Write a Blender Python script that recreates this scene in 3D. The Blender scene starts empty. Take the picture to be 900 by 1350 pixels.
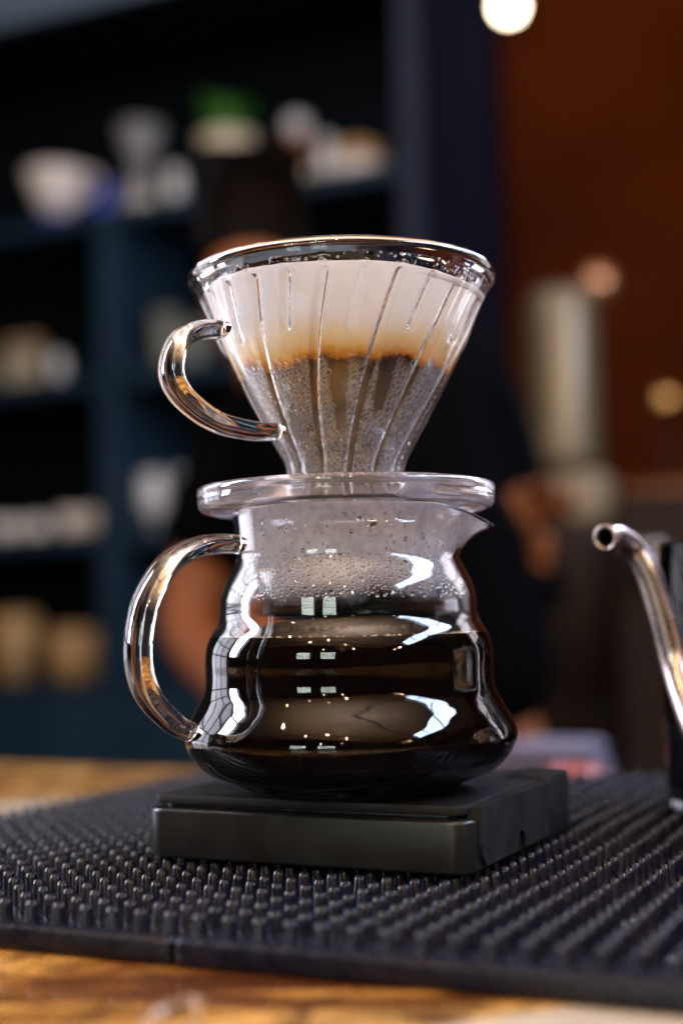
import bpy, bmesh, math, random
from mathutils import Vector, Matrix, noise

random.seed(7)
C = bpy.context.scene.collection
S = bpy.context.scene

# ------------------------------------------------------------------ camera
F = 1850.0                      # focal length in pixels of the 900x1350 photograph
TILT = math.atan((815 - 675) / F)
ROLL = math.radians(1.2)
CAM = Vector((0, 0, 0.092))
cam = bpy.data.cameras.new('camera')
cam.sensor_fit = 'VERTICAL'; cam.sensor_height = 36; cam.sensor_width = 24
cam.lens = F / 1350 * 36
cam.clip_start = 0.01; cam.clip_end = 50
cam.dof.use_dof = True; cam.dof.focus_distance = 0.448; cam.dof.aperture_fstop = 3.7
cam.dof.aperture_blades = 0
co = bpy.data.objects.new('camera', cam); C.objects.link(co)
FWD = Vector((0, math.cos(TILT), math.sin(TILT)))
UP0 = Vector((0, -math.sin(TILT), math.cos(TILT)))
RT0 = Vector((1, 0, 0))
RT = RT0 * math.cos(ROLL) - UP0 * math.sin(ROLL)
UP = RT0 * math.sin(ROLL) + UP0 * math.cos(ROLL)
m = Matrix.Identity(4)
for i in range(3):
    m[i][0] = RT[i]; m[i][1] = UP[i]; m[i][2] = -FWD[i]; m[i][3] = CAM[i]
co.matrix_world = m
S.camera = co


def ray(px, py):
    return (FWD + RT * ((px - 450) / F) + UP * (-(py - 675) / F))


def aty(px, py, Y):
    d = ray(px, py); return CAM + d * ((Y - CAM.y) / d.y)


def atz(px, py, z):
    d = ray(px, py); return CAM + d * ((z - CAM.z) / d.z)


ANG = math.radians(24.7)        # the whole bar is turned this much against the picture plane
U = Vector((math.cos(ANG), -math.sin(ANG), 0))
V = Vector((math.sin(ANG), math.cos(ANG), 0))


def atv(px, py, v):
    """point of the pixel's ray on the plane at distance v along V -> (u, z)"""
    d = ray(px, py); t = v / d.dot(V); p = CAM + d * t
    return p.dot(U), p.z


# ------------------------------------------------------------------ world, exposure
w = bpy.data.worlds.new('World'); S.world = w; w.use_nodes = True
bg = w.node_tree.nodes['Background']
bg.inputs[0].default_value = (0.60, 0.56, 0.60, 1); bg.inputs[1].default_value = 0.022
S.view_settings.view_transform = 'Standard'
S.view_settings.look = 'None'
S.view_settings.exposure = 0.42
S.view_settings.gamma = 1.0
cy = S.cycles
cy.max_bounces = 20; cy.transmission_bounces = 16; cy.glossy_bounces = 8; cy.diffuse_bounces = 4
cy.transparent_max_bounces = 24
cy.caustics_refractive = True; cy.caustics_reflective = True
cy.blur_glossy = 0.6; cy.sample_clamp_indirect = 6.0
cy.use_denoising = True
cy.use_adaptive_sampling = True; cy.adaptive_threshold = 0.01


# ------------------------------------------------------------------ lamps
def facing(loc, target, long=None):
    z = (Vector(loc) - Vector(target)).normalized()
    if long is None: return (-z).to_track_quat('-Z', 'Y')
    y = Vector(long); y = (y - z * y.dot(z)).normalized(); x = y.cross(z)
    return Matrix((x, y, z)).transposed().to_quaternion()


def area(name, loc, target, sx, sy, power, col, long=None):
    l = bpy.data.lights.new(name, 'AREA'); l.shape = 'RECTANGLE'; l.size = sx; l.size_y = sy
    l.energy = power; l.color = col
    o = bpy.data.objects.new(name, l); C.objects.link(o)
    o.location = loc
    l.spread = math.radians(90 if name == 'left_window' else 180)
    o.rotation_euler = facing(loc, target, long).to_euler()
    return o


WINDOWS = [  # name, centre, target, width, height, power, colour, columns, rows, long axis
    ('left_window', (-1.15, 0.74, 0.60), (0, 0.48, 0.15), 0.22, 0.9, 6, (0.84, 0.86, 1.0), 1, 3, None),
    ('added_left_rim_light', (-1.20, 1.30, 0.45), (0, 0.48, 0.15), 0.7, 1.1, 8, (0.86, 0.86, 1.0), 3, 4, None),  # added unseen light that brightens the left edges of the glass
    ('added_right_rim_light', (1.25, 1.45, 0.42), (0, 0.48, 0.15), 0.5, 1.0, 4.5, (0.92, 0.84, 0.92), 2, 4, None),  # added unseen light for the right edges of the glass
    ('rear_window', (-0.60, -1.55, 0.46), (-0.1, 0.45, 0.15), 0.42, 0.44, 7, (0.86, 1.0, 0.90), 6, 4, None),
    ('rear_window', (-1.30, -1.33, 0.46), (-0.1, 0.45, 0.15), 0.42, 0.44, 8, (0.86, 1.0, 0.90), 6, 4, None),
    ('roof_window', (1.12, 0.62, 1.05), (0.0, 0.48, 0.17), 0.24, 2.6, 50, (0.56, 0.70, 1.0), 1, 6, (0.15, 1, 0.20)),
]
for (n, loc, tgt, sx, sy, pw, col, nc, nr, lg) in WINDOWS:
    area(n, loc, tgt, sx, sy, pw, col, lg)
# added unseen uplight that brightens the ceiling for soft overhead light
area('added_ceiling_fill', (0.1, -0.15, 1.25), (0.1, -0.1, 2.0), 0.9, 0.9, 76, (1.0, 0.88, 0.84))
area('back_bar_lamp', (1.35, 2.2, 1.75), (1.3, 3.1, 1.3), 0.2, 0.2, 3.0, (1.0, 0.55, 0.25))
area('back_bar_lamp', (-0.5, 1.6, 1.8), (-0.6, 3.0, 0.8), 0.5, 0.3, 6, (0.8, 0.85, 1.0))


# ------------------------------------------------------------------ helpers
def tag(o, label=None, cat=None, group=None, kind=None):
    if label: o['label'] = label
    if cat: o['category'] = cat
    if group: o['group'] = group
    if kind: o['kind'] = kind
    return o


def empty(name, loc=(0, 0, 0), rz=0.0):
    o = bpy.data.objects.new(name, None); C.objects.link(o)
    o.location = loc; o.rotation_euler = (0, 0, rz); o.empty_display_size = 0.02
    return o


def obj(name, data, mat, parent=None, smooth=True):
    """data: a bmesh or (verts, faces)"""
    me = bpy.data.meshes.new(name)
    if isinstance(data, tuple):
        me.from_pydata([tuple(v) for v in data[0]], [], data[1]); me.update()
        bm = bmesh.new(); bm.from_mesh(me)
    else:
        bm = data
    bmesh.ops.recalc_face_normals(bm, faces=bm.faces)
    bm.to_mesh(me); bm.free()
    if smooth:
        for p in me.polygons: p.use_smooth = True
        if smooth == 'auto':
            me.set_sharp_from_angle(angle=math.radians(38))
    if mat: me.materials.append(mat)
    o = bpy.data.objects.new(name, me); C.objects.link(o)
    if parent: o.parent = parent
    return o


def lathe(profile, seg=96, closed=False, disp=None):
    """profile: [(r, z)]; r==0 gives a pole.  closed joins last ring to the first."""
    vs, fs, rings = [], [], []
    for k, (r, z) in enumerate(profile):
        if r < 1e-7:
            rings.append([len(vs)]); vs.append((0, 0, z)); continue
        ring = []
        for i in range(seg):
            a = 2 * math.pi * i / seg
            rr, zz = (r, z) if disp is None else disp(a, k, r, z)
            ring.append(len(vs)); vs.append((rr * math.cos(a), rr * math.sin(a), zz))
        rings.append(ring)
    pairs = list(zip(rings[:-1], rings[1:]))
    if closed: pairs.append((rings[-1], rings[0]))
    for A, B in pairs:
        if len(A) == 1 and len(B) == 1: continue
        for i in range(seg):
            j = (i + 1) % seg
            if len(A) == 1: fs.append((A[0], B[i], B[j]))
            elif len(B) == 1: fs.append((A[i], B[0], A[j]))
            else: fs.append((A[i], B[i], B[j], A[j]))
    return vs, fs


def smooth_profile(pts, n=8):
    """Catmull-Rom through the points"""
    out = []
    P = [pts[0]] + list(pts) + [pts[-1]]
    for i in range(1, len(P) - 2):
        p0, p1, p2, p3 = P[i - 1], P[i], P[i + 1], P[i + 2]
        for k in range(n):
            t = k / n
            out.append(tuple(0.5 * (2 * p1[c] + (p2[c] - p0[c]) * t + (2 * p0[c] - 5 * p1[c] + 4 * p2[c] - p3[c]) * t * t
                                    + (-p0[c] + 3 * p1[c] - 3 * p2[c] + p3[c]) * t ** 3) for c in range(len(p1))))
    out.append(tuple(pts[-1]))
    return out


def offset_profile(pts, d):
    """shift a (r,z) profile inward (to the axis side) by d along its normal"""
    out = []
    for i, p in enumerate(pts):
        a = pts[max(0, i - 1)]; b = pts[min(len(pts) - 1, i + 1)]
        tx, tz = b[0] - a[0], b[1] - a[1]; L = math.hypot(tx, tz) or 1
        nx, nz = -tz / L, tx / L          # for an upward profile (tz>0) this points to -r
        out.append((p[0] + nx * d, p[1] + nz * d))
    return out


def box_bm(sx, sy, sz, bev=0.0, seg=2, c=(0, 0, 0)):
    bm = bmesh.new(); bmesh.ops.create_cube(bm, size=1)
    for v in bm.verts: v.co = Vector((v.co.x * sx + c[0], v.co.y * sy + c[1], v.co.z * sz + c[2]))
    if bev: bmesh.ops.bevel(bm, geom=bm.edges[:], offset=bev, segments=seg, profile=0.5, affect='EDGES')
    return bm


def rbox(sx, sy, z0, z1, r, bev=0.0006, n=8, c=(0, 0), bseg=2):
    """upright prism with rounded plan corners and softened top/bottom edges"""
    pts = []
    for (qx, qy, a0) in ((1, 1, 0), (-1, 1, 90), (-1, -1, 180), (1, -1, 270)):
        for k in range(n + 1):
            a = math.radians(a0 + 90 * k / n)
            pts.append((qx * (sx / 2 - r) + r * math.cos(a), qy * (sy / 2 - r) + r * math.sin(a), math.cos(a), math.sin(a)))
    layers = []
    for k in range(bseg + 1):
        t = math.pi / 2 * k / bseg; layers.append((z0 + bev * (1 - math.sin(t)), bev * (1 - math.cos(t))))
    layers = layers[::1]
    # bottom: inset bev at z0 -> 0 inset at z0+bev
    lay = []
    for k in range(bseg + 1):
        t = math.pi / 2 * k / bseg
        lay.append((z0 + bev * (1 - math.cos(t)), bev * (1 - math.sin(t))))
    for k in range(bseg + 1):
        t = math.pi / 2 * k / bseg
        lay.append((z1 - bev * (1 - math.sin(t)), bev * (1 - math.cos(t))))
    vs, fs = [], []
    N = len(pts)
    for (z, ins) in lay:
        for (x, y, nx, ny) in pts: vs.append((x - nx * ins + c[0], y - ny * ins + c[1], z))
    for L in range(len(lay) - 1):
        for i in range(N):
            j = (i + 1) % N
            fs.append((L * N + i, L * N + j, (L + 1) * N + j, (L + 1) * N + i))
    fs.append(tuple(range(N))[::-1]); fs.append(tuple((len(lay) - 1) * N + i for i in range(N)))
    return vs, fs


def sweep(path, rad_a, rad_b, side, seg=20, cap=True):
    """elliptic tube along a path; side = constant vector of the rad_b axis; radii may be functions of t"""
    vs, fs = [], []
    n = len(path); side = Vector(side).normalized()
    for i, p in enumerate(path):
        a = Vector(path[max(0, i - 1)]); b = Vector(path[min(n - 1, i + 1)])
        t = (b - a).normalized(); s = (side - t * side.dot(t)).normalized(); q = t.cross(s)
        f = i / (n - 1)
        ra = rad_a(f) if callable(rad_a) else rad_a; rb = rad_b(f) if callable(rad_b) else rad_b
        for k in range(seg):
            an = 2 * math.pi * k / seg
            vs.append(Vector(p) + q * (ra * math.cos(an)) + s * (rb * math.sin(an)))
    for i in range(n - 1):
        for k in range(seg):
            j = (k + 1) % seg
            fs.append((i * seg + k, i * seg + j, (i + 1) * seg + j, (i + 1) * seg + k))
    if cap:
        fs.append(tuple(range(seg))[::-1]); fs.append(tuple((n - 1) * seg + k for k in range(seg)))
    return vs, fs


def merge(parts):
    V_, F_ = [], []
    for v, f in parts:
        o = len(V_); V_ += list(v); F_ += [tuple(i + o for i in q) for q in f]
    return V_, F_


def moved(vf, loc=(0, 0, 0), M=None):
    v, f = vf
    M = M or Matrix.Identity(3); L = Vector(loc)
    return [M @ Vector(p) + L for p in v], f


# ------------------------------------------------------------------ materials
def mat(name, col=(0.5, 0.5, 0.5), rough=0.5, metal=0.0, trans=0.0, ior=1.45, spec=0.5, coat=0.0, emit=None, es=0.0):
    m_ = bpy.data.materials.new(name); m_.use_nodes = True
    b = m_.node_tree.nodes['Principled BSDF']
    b.inputs['Base Color'].default_value = (*col, 1); b.inputs['Roughness'].default_value = rough
    b.inputs['Metallic'].default_value = metal; b.inputs['Transmission Weight'].default_value = trans
    b.inputs['IOR'].default_value = ior; b.inputs['Specular IOR Level'].default_value = spec
    b.inputs['Coat Weight'].default_value = coat
    if emit: b.inputs['Emission Color'].default_value = (*emit, 1); b.inputs['Emission Strength'].default_value = es
    return m_


class N:
    """tiny node helper"""
    def __init__(s, m_): s.m = m_; s.t = m_.node_tree; s.b = s.t.nodes.get('Principled BSDF')
    def n(s, typ, **kw):
        x = s.t.nodes.new(typ)
        for k, v in kw.items(): setattr(x, k, v)
        return x
    def l(s, a, b): s.t.links.new(a, b)
    def pos(s): return s.n('ShaderNodeNewGeometry').outputs['Position']
    def obj(s): return s.n('ShaderNodeTexCoord').outputs['Object']
    def noise(s, vec, scale, detail=4, rough=0.5, dist=0.0):
        x = s.n('ShaderNodeTexNoise'); x.inputs['Scale'].default_value = scale; x.inputs['Detail'].default_value = detail
        x.inputs['Roughness'].default_value = rough; x.inputs['Distortion'].default_value = dist
        s.l(vec, x.inputs['Vector']); return x.outputs['Fac']
    def ramp(s, fac, stops, interp='LINEAR'):
        x = s.n('ShaderNodeValToRGB'); s.l(fac, x.inputs['Fac']); e = x.color_ramp.elements
        x.color_ramp.interpolation = interp
        while len(e) < len(stops): e.new(0.5)
        for q, (p, c) in zip(e, stops): q.position = p; q.color = (*c, 1) if len(c) == 3 else c
        return x.outputs['Color']
    def math(s, op, a, b=None, clamp=False):
        x = s.n('ShaderNodeMath', operation=op); x.use_clamp = clamp
        for i, v in enumerate((a, b)):
            if v is None: continue
            if isinstance(v, (int, float)): x.inputs[i].default_value = v
            else: s.l(v, x.inputs[i])
        return x.outputs[0]
    def mix(s, fac, a, b):
        x = s.n('ShaderNodeMix', data_type='RGBA')
        for i, v in ((0, fac), (6, a), (7, b)):
            if isinstance(v, (int, float)): x.inputs[i].default_value = v
            elif isinstance(v, tuple): x.inputs[i].default_value = (*v, 1)
            else: s.l(v, x.inputs[i])
        return x.outputs[2]
    def maprange(s, v, a, b, c=0.0, d=1.0, smooth=True):
        x = s.n('ShaderNodeMapRange'); x.interpolation_type = 'SMOOTHSTEP' if smooth else 'LINEAR'
        s.l(v, x.inputs[0])
        for i, q in enumerate((a, b, c, d)): x.inputs[i + 1].default_value = q
        return x.outputs[0]
    def bump(s, h, strength=0.2, dist=0.001):
        x = s.n('ShaderNodeBump'); x.inputs['Strength'].default_value = strength; x.inputs['Distance'].default_value = dist
        s.l(h, x.inputs['Height']); s.l(x.outputs[0], s.b.inputs['Normal'])


glass = mat('clear_glass', (1, 1, 1), 0.0, trans=1.0, ior=1.47)
plastic = mat('clear_resin', (0.97, 0.97, 1.0), 0.03, trans=1.0, ior=1.49)
n = N(glass); n.bump(n.noise(n.obj(), 90, 1), 0.03, 0.0006)
water = mat('water_drops', (1, 1, 1), 0.0, trans=1.0, ior=1.33)
foam_m = mat('coffee_foam', (0.62, 0.50, 0.33), 0.12, trans=0.35, ior=1.2)

coffee_m = mat('black_coffee', (0.0035, 0.0016, 0.001), 0.0, ior=1.36, spec=0.12)
grounds_m = mat('coffee_grounds', (0.03, 0.015, 0.008), 0.9)
n = N(grounds_m); n.bump(n.noise(n.obj(), 1500, 3), 0.8, 0.001)

rubber = mat('black_rubber', (0.022, 0.021, 0.023), 0.42, spec=0.28)
n = N(rubber)
n.l(n.maprange(n.noise(n.pos(), 260, 4), 0.3, 0.7, 0.22, 0.38), n.b.inputs['Roughness'])
n.l(n.ramp(n.noise(n.pos(), 45, 4), [(0.35, (0.0025, 0.003, 0.009)), (0.7, (0.006, 0.0055, 0.010))]), n.b.inputs['Base Color'])

scale_m = mat('matte_black_shell', (0.006, 0.006, 0.006), 0.30, spec=0.45)
n = N(scale_m); f = n.noise(n.obj(), 1800, 2)
n.l(n.maprange(n.noise(n.obj(), 40, 4), 0.3, 0.7, 0.24, 0.38), n.b.inputs['Roughness']); n.bump(f, 0.12, 0.0002)
pad_m = mat('black_silicone_pad', (0.008, 0.008, 0.009), 0.55, spec=0.2)
n = N(pad_m); n.bump(n.noise(n.obj(), 2500, 2), 0.15, 0.0002)
n.l(n.maprange(n.noise(n.obj(), 60, 5), 0.3, 0.7, 0.42, 0.7), n.b.inputs['Roughness'])

# ---- wood counter top: golden burl with pale resin streaks
wood = mat('varnished_wood', (0.4, 0.2, 0.05), 0.22, coat=0.4)
n = N(wood)
mp = n.n('ShaderNodeMapping'); mp.inputs['Rotation'].default_value = (0, 0, ANG); mp.inputs['Scale'].default_value = (6, 14, 10)
n.l(n.pos(), mp.inputs['Vector'])
big = n.noise(mp.outputs[0], 1.0, 5, 0.55, 1.4)
fine = n.noise(mp.outputs[0], 5.0, 6, 0.6, 0.6)
col = n.ramp(big, [(0.36, (0.05, 0.014, 0.003)), (0.45, (0.15, 0.052, 0.010)), (0.51, (0.46, 0.215, 0.040)), (0.60, (0.62, 0.36, 0.105)), (0.75, (0.19, 0.075, 0.017))])
col = n.mix(n.maprange(fine, 0.35, 0.6, 0.55, 0.0), col, (0.07, 0.02, 0.006))
mott = n.noise(n.pos(), 52, 6, 0.62, 0.8)
col = n.mix(n.maprange(mott, 0.36, 0.56, 0.75, 0.0), col, (0.060, 0.020, 0.006))
grit = n.noise(n.pos(), 700, 3, 0.6)
col = n.mix(n.maprange(grit, 0.3, 0.5, 0.35, 0.0), col, (0.05, 0.02, 0.01))


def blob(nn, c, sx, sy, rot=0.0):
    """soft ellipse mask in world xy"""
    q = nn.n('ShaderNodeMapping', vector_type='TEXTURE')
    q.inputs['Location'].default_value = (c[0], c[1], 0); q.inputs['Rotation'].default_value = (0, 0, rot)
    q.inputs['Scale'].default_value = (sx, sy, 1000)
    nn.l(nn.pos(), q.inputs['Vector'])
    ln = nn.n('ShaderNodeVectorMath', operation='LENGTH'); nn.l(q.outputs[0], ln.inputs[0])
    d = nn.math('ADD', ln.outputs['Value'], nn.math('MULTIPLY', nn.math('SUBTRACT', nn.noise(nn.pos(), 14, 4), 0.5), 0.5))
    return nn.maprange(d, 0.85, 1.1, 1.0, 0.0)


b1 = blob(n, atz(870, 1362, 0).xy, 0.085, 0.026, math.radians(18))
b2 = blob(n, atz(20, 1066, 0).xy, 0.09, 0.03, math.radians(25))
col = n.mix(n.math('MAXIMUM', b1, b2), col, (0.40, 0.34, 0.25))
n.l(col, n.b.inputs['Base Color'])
n.l(n.maprange(fine, 0.3, 0.7, 0.16, 0.34), n.b.inputs['Roughness'])

# ------------------------------------------------------------------ the bar top
FR = Vector((-0.0988, 0.406, 0))          # a point of the mat's front edge


def uv(u, v, z=0.0): return FR + U * u + V * v + Vector((0, 0, z))


counter = obj('countertop', box_bm(3.2, 1.045, 0.05, 0.004, 2, (0.35, -0.6 + 0.5225, -0.025)), wood)
counter.location = FR; counter.rotation_euler = (0, 0, -ANG); tag(counter, kind='structure')

# ------------------------------------------------------------------ rubber bar mat
MU0, MU1, MV1 = -0.142, 0.62, 0.392
NZ = 0.012
mroot = empty('bar_mat', FR, -ANG)
tag(mroot, 'black rubber bar mat of small raised nubs, lying on the counter under the scale', 'bar mat')
SP = 0.0094
obj('base_sheet', box_bm(MU1 - MU0 - 0.008, MV1 - 0.008, 0.0054, 0.0004, 1, ((MU0 + MU1) / 2, MV1 / 2, 0.0029)), rubber, mroot, 'auto')
SE = 0.056     # the seam in the front rim


def rim_piece(x0, x1, y0, y1): return box_bm(x1 - x0, y1 - y0, 0.0074, 0.0019, 4, ((x0 + x1) / 2, (y0 + y1) / 2, 0.0039))


obj('front_rim', rim_piece(MU0, SE - 0.0006, 0, 0.0065), rubber, mroot, 'auto')
obj('front_rim', rim_piece(SE + 0.0006, MU1, 0.0002, 0.0067), rubber, mroot, 'auto')
obj('back_rim', rim_piece(MU0, MU1, MV1 - 0.0065, MV1), rubber, mroot, 'auto')
obj('side_rim', rim_piece(MU0, MU0 + 0.0065, 0.0068, MV1 - 0.0068), rubber, mroot, 'auto')
obj('side_rim', rim_piece(MU1 - 0.0065, MU1, 0.0068, MV1 - 0.0068), rubber, mroot, 'auto')
NPROF = [(0.0025, 0.0055), (0.0022, 0.0066), (0.00200, 0.0104), (0.00165, 0.0116), (0.0010, NZ), (0, NZ)]
nub_vf = lathe([(r, z - 0.0055) for r, z in NPROF], 12)
nub_me = None
cand = []
nu = int((MU1 - MU0 - 0.02) / SP); nv = int((MV1 - 0.02) / SP)
for i in range(nu + 1):
    for j in range(nv + 1):
        p = (MU0 + 0.0115 + i * SP, 0.0125 + j * SP)
        wp = uv(*p)
        jit = (random.uniform(-.00012, .00012), random.uniform(-.00012, .00012))
        rel = wp - CAM; d = rel.y
        xp = 450 + rel.x / d * F; yp = 815 + 0.08 / d * F
        inview = -20 < xp < 920 and yp < 1330
        cand.append((0 if inview else 1, d, p[0] + jit[0], p[1] + jit[1]))
cand.sort()
rest = []
for k, (q, d, a, b) in enumerate(cand):
    if k < 300:
        if nub_me is None:
            o = obj('nub', nub_vf, rubber, mroot); nub_me = o.data
        else:
            o = bpy.data.objects.new('nub', nub_me); C.objects.link(o); o.parent = mroot
        o.location = (a, b, 0.0055); o.rotation_euler = (random.uniform(-.05, .05), random.uniform(-.05, .05), 0)
    else:
        M_ = Matrix.Rotation(random.uniform(-.06, .06), 3, random.choice('XY'))
        rest.append(moved(nub_vf, (a, b, 0.0055), M_))
tag(obj('nub_field', merge(rest), rubber, mroot), kind='stuff')
# water beads left on the mat, right of the scale
beads = []
for k in range(260):
    c = atz(random.gauss(795, 60), random.gauss(1115, 42), 0.004)
    if c.x > 0.4 or c.y > 0.9: continue
    rr = random.uniform(.0003, .0009)
    beads.append(moved(lathe([(0, 0), (rr * .9, .0001), (rr, rr * .3), (rr * .6, rr * .75), (0, rr * .9)], 8), (c.x, c.y, 0.0057)))
o = obj('water_beads', merge(beads), water); tag(o, 'tiny splashed water beads on the rubber mat right of the scale', 'water', kind='stuff')

# ------------------------------------------------------------------ digital scale
cl = atz(190, 1132, NZ); cr = atz(619, 1160, NZ)
ux = (cr - cl); ux.z = 0; WID = ux.length
sang = math.atan2(ux.y, ux.x); SU = ux.normalized(); SV = Vector((-SU.y, SU.x, 0))
DEP = 0.107
sc = cl.lerp(cr, 0.5) + SV * (DEP / 2)
sroot = empty('digital_scale', (sc.x, sc.y, NZ), sang)
tag(sroot, 'black square digital scale lying on the rubber mat under the glass server', 'scale')
BH = 0.0172; PH = 0.0215
obj('body', rbox(WID, DEP, 0.0006, BH, 0.0075, 0.0013, bseg=4), scale_m, sroot, 'auto')
obj('gap_core', rbox(WID - 0.010, DEP - 0.008, BH + 0.0001, BH + 0.0012, 0.005, 0.0001), rubber, sroot, 'auto')
obj('platform', rbox(WID - 0.0055, DEP - 0.0045, BH + 0.0012, PH, 0.003, 0.0006, c=(-0.0002, 0.0005)), pad_m, sroot, 'auto')
# side cover on the right-hand side with the small arched notch at its foot
fx = WID / 2
pts = []
y0, y1 = -DEP / 2 + 0.0085, DEP / 2 - 0.030
pts += [(y0 + .004, 0.0022), (y0 + .001, 0.0055), (y0, 0.009), (y0, PH - 0.001), (y1, PH - 0.001), (y1, 0.0022)]
nc_ = 0.012
na = (y0 + y1) / 2 + 0.004
for k in range(9):
    a = math.pi * k / 8
    pts.append((na + 0.0042 * math.cos(a) * (1 if True else 0), 0.0022 + 0.0062 * math.sin(a)))
vs = []; 
for (yy, zz) in pts: vs.append((fx - 0.0035, yy, zz))
for (yy, zz) in pts: vs.append((fx + 0.0012, yy, zz))
L_ = len(pts)
fs = [tuple(range(L_)), tuple(range(L_, 2 * L_))] + [(i, (i + 1) % L_, L_ + (i + 1) % L_, L_ + i) for i in range(L_)]
bm = bmesh.new(); bv = [bm.verts.new(v) for v in vs]
for q in fs: bm.faces.new([bv[i] for i in q])
bmesh.ops.recalc_face_normals(bm, faces=bm.faces)
bmesh.ops.triangulate(bm, faces=[q for q in bm.faces if len(q.verts) > 4])
obj('side_cover', bm, pad_m, sroot, False)
obj('rear_cover', rbox(0.018, 0.026, 0.002, PH + 0.0008, 0.004, 0.0008, c=(fx - 0.0078, DEP / 2 - 0.0150)), pad_m, sroot, 'auto')
for (a, b) in ((1, 1), (1, -1), (-1, 1), (-1, -1)):
    o = obj('foot', lathe([(0, 0), (0.005, 0), (0.0052, 0.0004), (0.005, 0.0007), (0, 0.0007)], 16), rubber, sroot)
    o.location = (a * (WID / 2 - .012), b * (DEP / 2 - .012), -0.0001)
ZP = NZ + PH

# ------------------------------------------------------------------ glass server
DP = 0.482
AX = aty(460, 850, DP); AXX, AXY = AX.x, DP
SC = DP / F * 1.0


def zy(y): return aty(457, y, DP).z


def zn(y, rpx):
    return aty(457, y, DP - rpx * SC).z


prof_px = [(675, 150.5), (682, 150), (691, 149), (712, 147), (730, 146), (740, 147.5), (757, 156), (772, 163), (787, 167), (800, 168), (812, 169), (822, 173), (836, 181),
           (852, 186.5), (868, 188), (885, 187.5), (900, 188), (912, 191), (924, 197), (938, 205), (955, 213), (970, 216), (985, 211), (1000, 201), (1014, 185)]
gp = [(r * SC, zy(y)) for y, r in prof_px]
gp += [(0.0400, ZP + 0.0040), (0.0340, ZP + 0.0012), (0.028, ZP + 0.0003)]
gp = gp[::-1]                                    # upward
outer = smooth_profile(gp, 6)
WALL = 0.0021
inner = offset_profile(outer, WALL)
inner = [p for p in inner if p[1] > ZP + 0.003]
r_top, z_top = outer[-1]
z_sp0 = zy(742)


def pour(a, r, z):
    """server spout: pulls the neck out to the right (+X) and dips its rim"""
    t = max(0.0, (z - z_sp0) / (z_top - z_sp0))
    d = abs((a + math.pi) % (2 * math.pi) - math.pi)
    w_ = max(0.0, 1 - d / math.radians(46)); w_ = w_ ** 1.9
    r2 = r + 0.0100 * w_ * (t ** 1.5) * 1.15
    # the side walls beside the lip pull in slightly
    z2 = z - 0.0062 * w_ * t ** 2
    return r2, z2


sv = empty('glass_server', (AXX, AXY, 0), 0)
tag(sv, 'clear bulging glass server with loop handle and pouring lip, half full, on the scale', 'glass server')
lip = [(r_top - WALL * .15, z_top + .0006), (r_top - WALL * .5, z_top + .0009), (r_top - WALL * .85, z_top + .0006)]
inn = inner[::-1]
loop = [(0, outer[0][1] + 0.0006)] + outer[:] + lip + inn + [(inn[-1][0] * .5, ZP + 0.0034), (0, ZP + 0.0036)]
obj('glass_body', lathe(loop, 192, disp=lambda a, k, r, z: pour(a, r, z)), glass, sv)


def handle_path(px_pts, ox, phi, D):
    """pixels -> points of the vertical plane through the axis (ox, D) turned phi towards the viewer"""
    out = []
    hx, hy = -math.cos(phi), -math.sin(phi)
    for (x, y) in px_pts:
        d = ray(x, y)
        # CAM + d t = (ox, D) + h s
        det = d.x * (-hy) + hx * d.y
        bx, by = ox - CAM.x, D - CAM.y
        t = (bx * (-hy) + hx * by) / det
        p = CAM + d * t
        out.append((p.x - ox, p.y - D, p.z))
    return smooth_profile(out, 8)


PHI = math.radians(34)
hp = handle_path([(313, 719), (300, 717), (262, 721), (222, 743), (193, 790), (182, 846), (185, 890), (199, 922), (226, 951), (244, 962), (253, 967)],
                 AXX, PHI, DP)
side = Vector((math.sin(PHI), -math.cos(PHI), 0))
obj('handle', sweep(hp, lambda f: 0.0030 + 0.0009 * math.sin(math.pi * f), lambda f: 0.0066, side, 28), glass, sv)

# condensation: fog film on the inner wall, small drops, and a few big ones
fog = bpy.data.materials.new('condensation_fog'); fog.use_nodes = True
nt = fog.node_tree; nt.nodes.clear(); n = N(fog)
out = n.n('ShaderNodeOutputMaterial'); mx = n.n('ShaderNodeMixShader'); tr = n.n('ShaderNodeBsdfTransparent')
df = n.n('ShaderNodeBsdfDiffuse'); df.inputs[0].default_value = (0.86, 0.84, 0.88, 1)
tl = n.n('ShaderNodeBsdfTranslucent'); tl.inputs[0].default_value = (0.86, 0.84, 0.88, 1)
m2 = n.n('ShaderNodeMixShader'); m2.inputs[0].default_value = 0.45
n.l(df.outputs[0], m2.inputs[1]); n.l(tl.outputs[0], m2.inputs[2])
at_ = n.n('ShaderNodeAttribute', attribute_name='fog')
nz = n.maprange(n.noise(n.obj(), 300, 4, 0.6), 0.25, 0.7, 0.75, 1.15)
n.l(n.math('MULTIPLY', at_.outputs['Fac'], nz, True), mx.inputs[0])
n.l(tr.outputs[0], mx.inputs[1]); n.l(m2.outputs[0], mx.inputs[2]); n.l(mx.outputs[0], out.inputs['Surface'])


def fog_attr(o, fn):
    at = o.data.attributes.new('fog', 'FLOAT', 'POINT')
    at.data.foreach_set('value', [fn(v.co) for v in o.data.vertices])


def sstep(a, b, x):
    t = max(0.0, min(1.0, (x - a) / (b - a))); return t * t * (3 - 2 * t)


def server_fog(a, z):
    nn = noise.noise(Vector((a * 3.5, z * 60, .3))) * 0.006 + noise.noise(Vector((a * 14, z * 220, 2.3))) * 0.002
    base = 0.12 + 0.42 * sstep(zy(786), zy(750), z + nn) + 0.26 * sstep(zy(745), zy(722), z + nn * .5)
    return base * sstep(zy(800), zy(775), z + nn)


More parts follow.
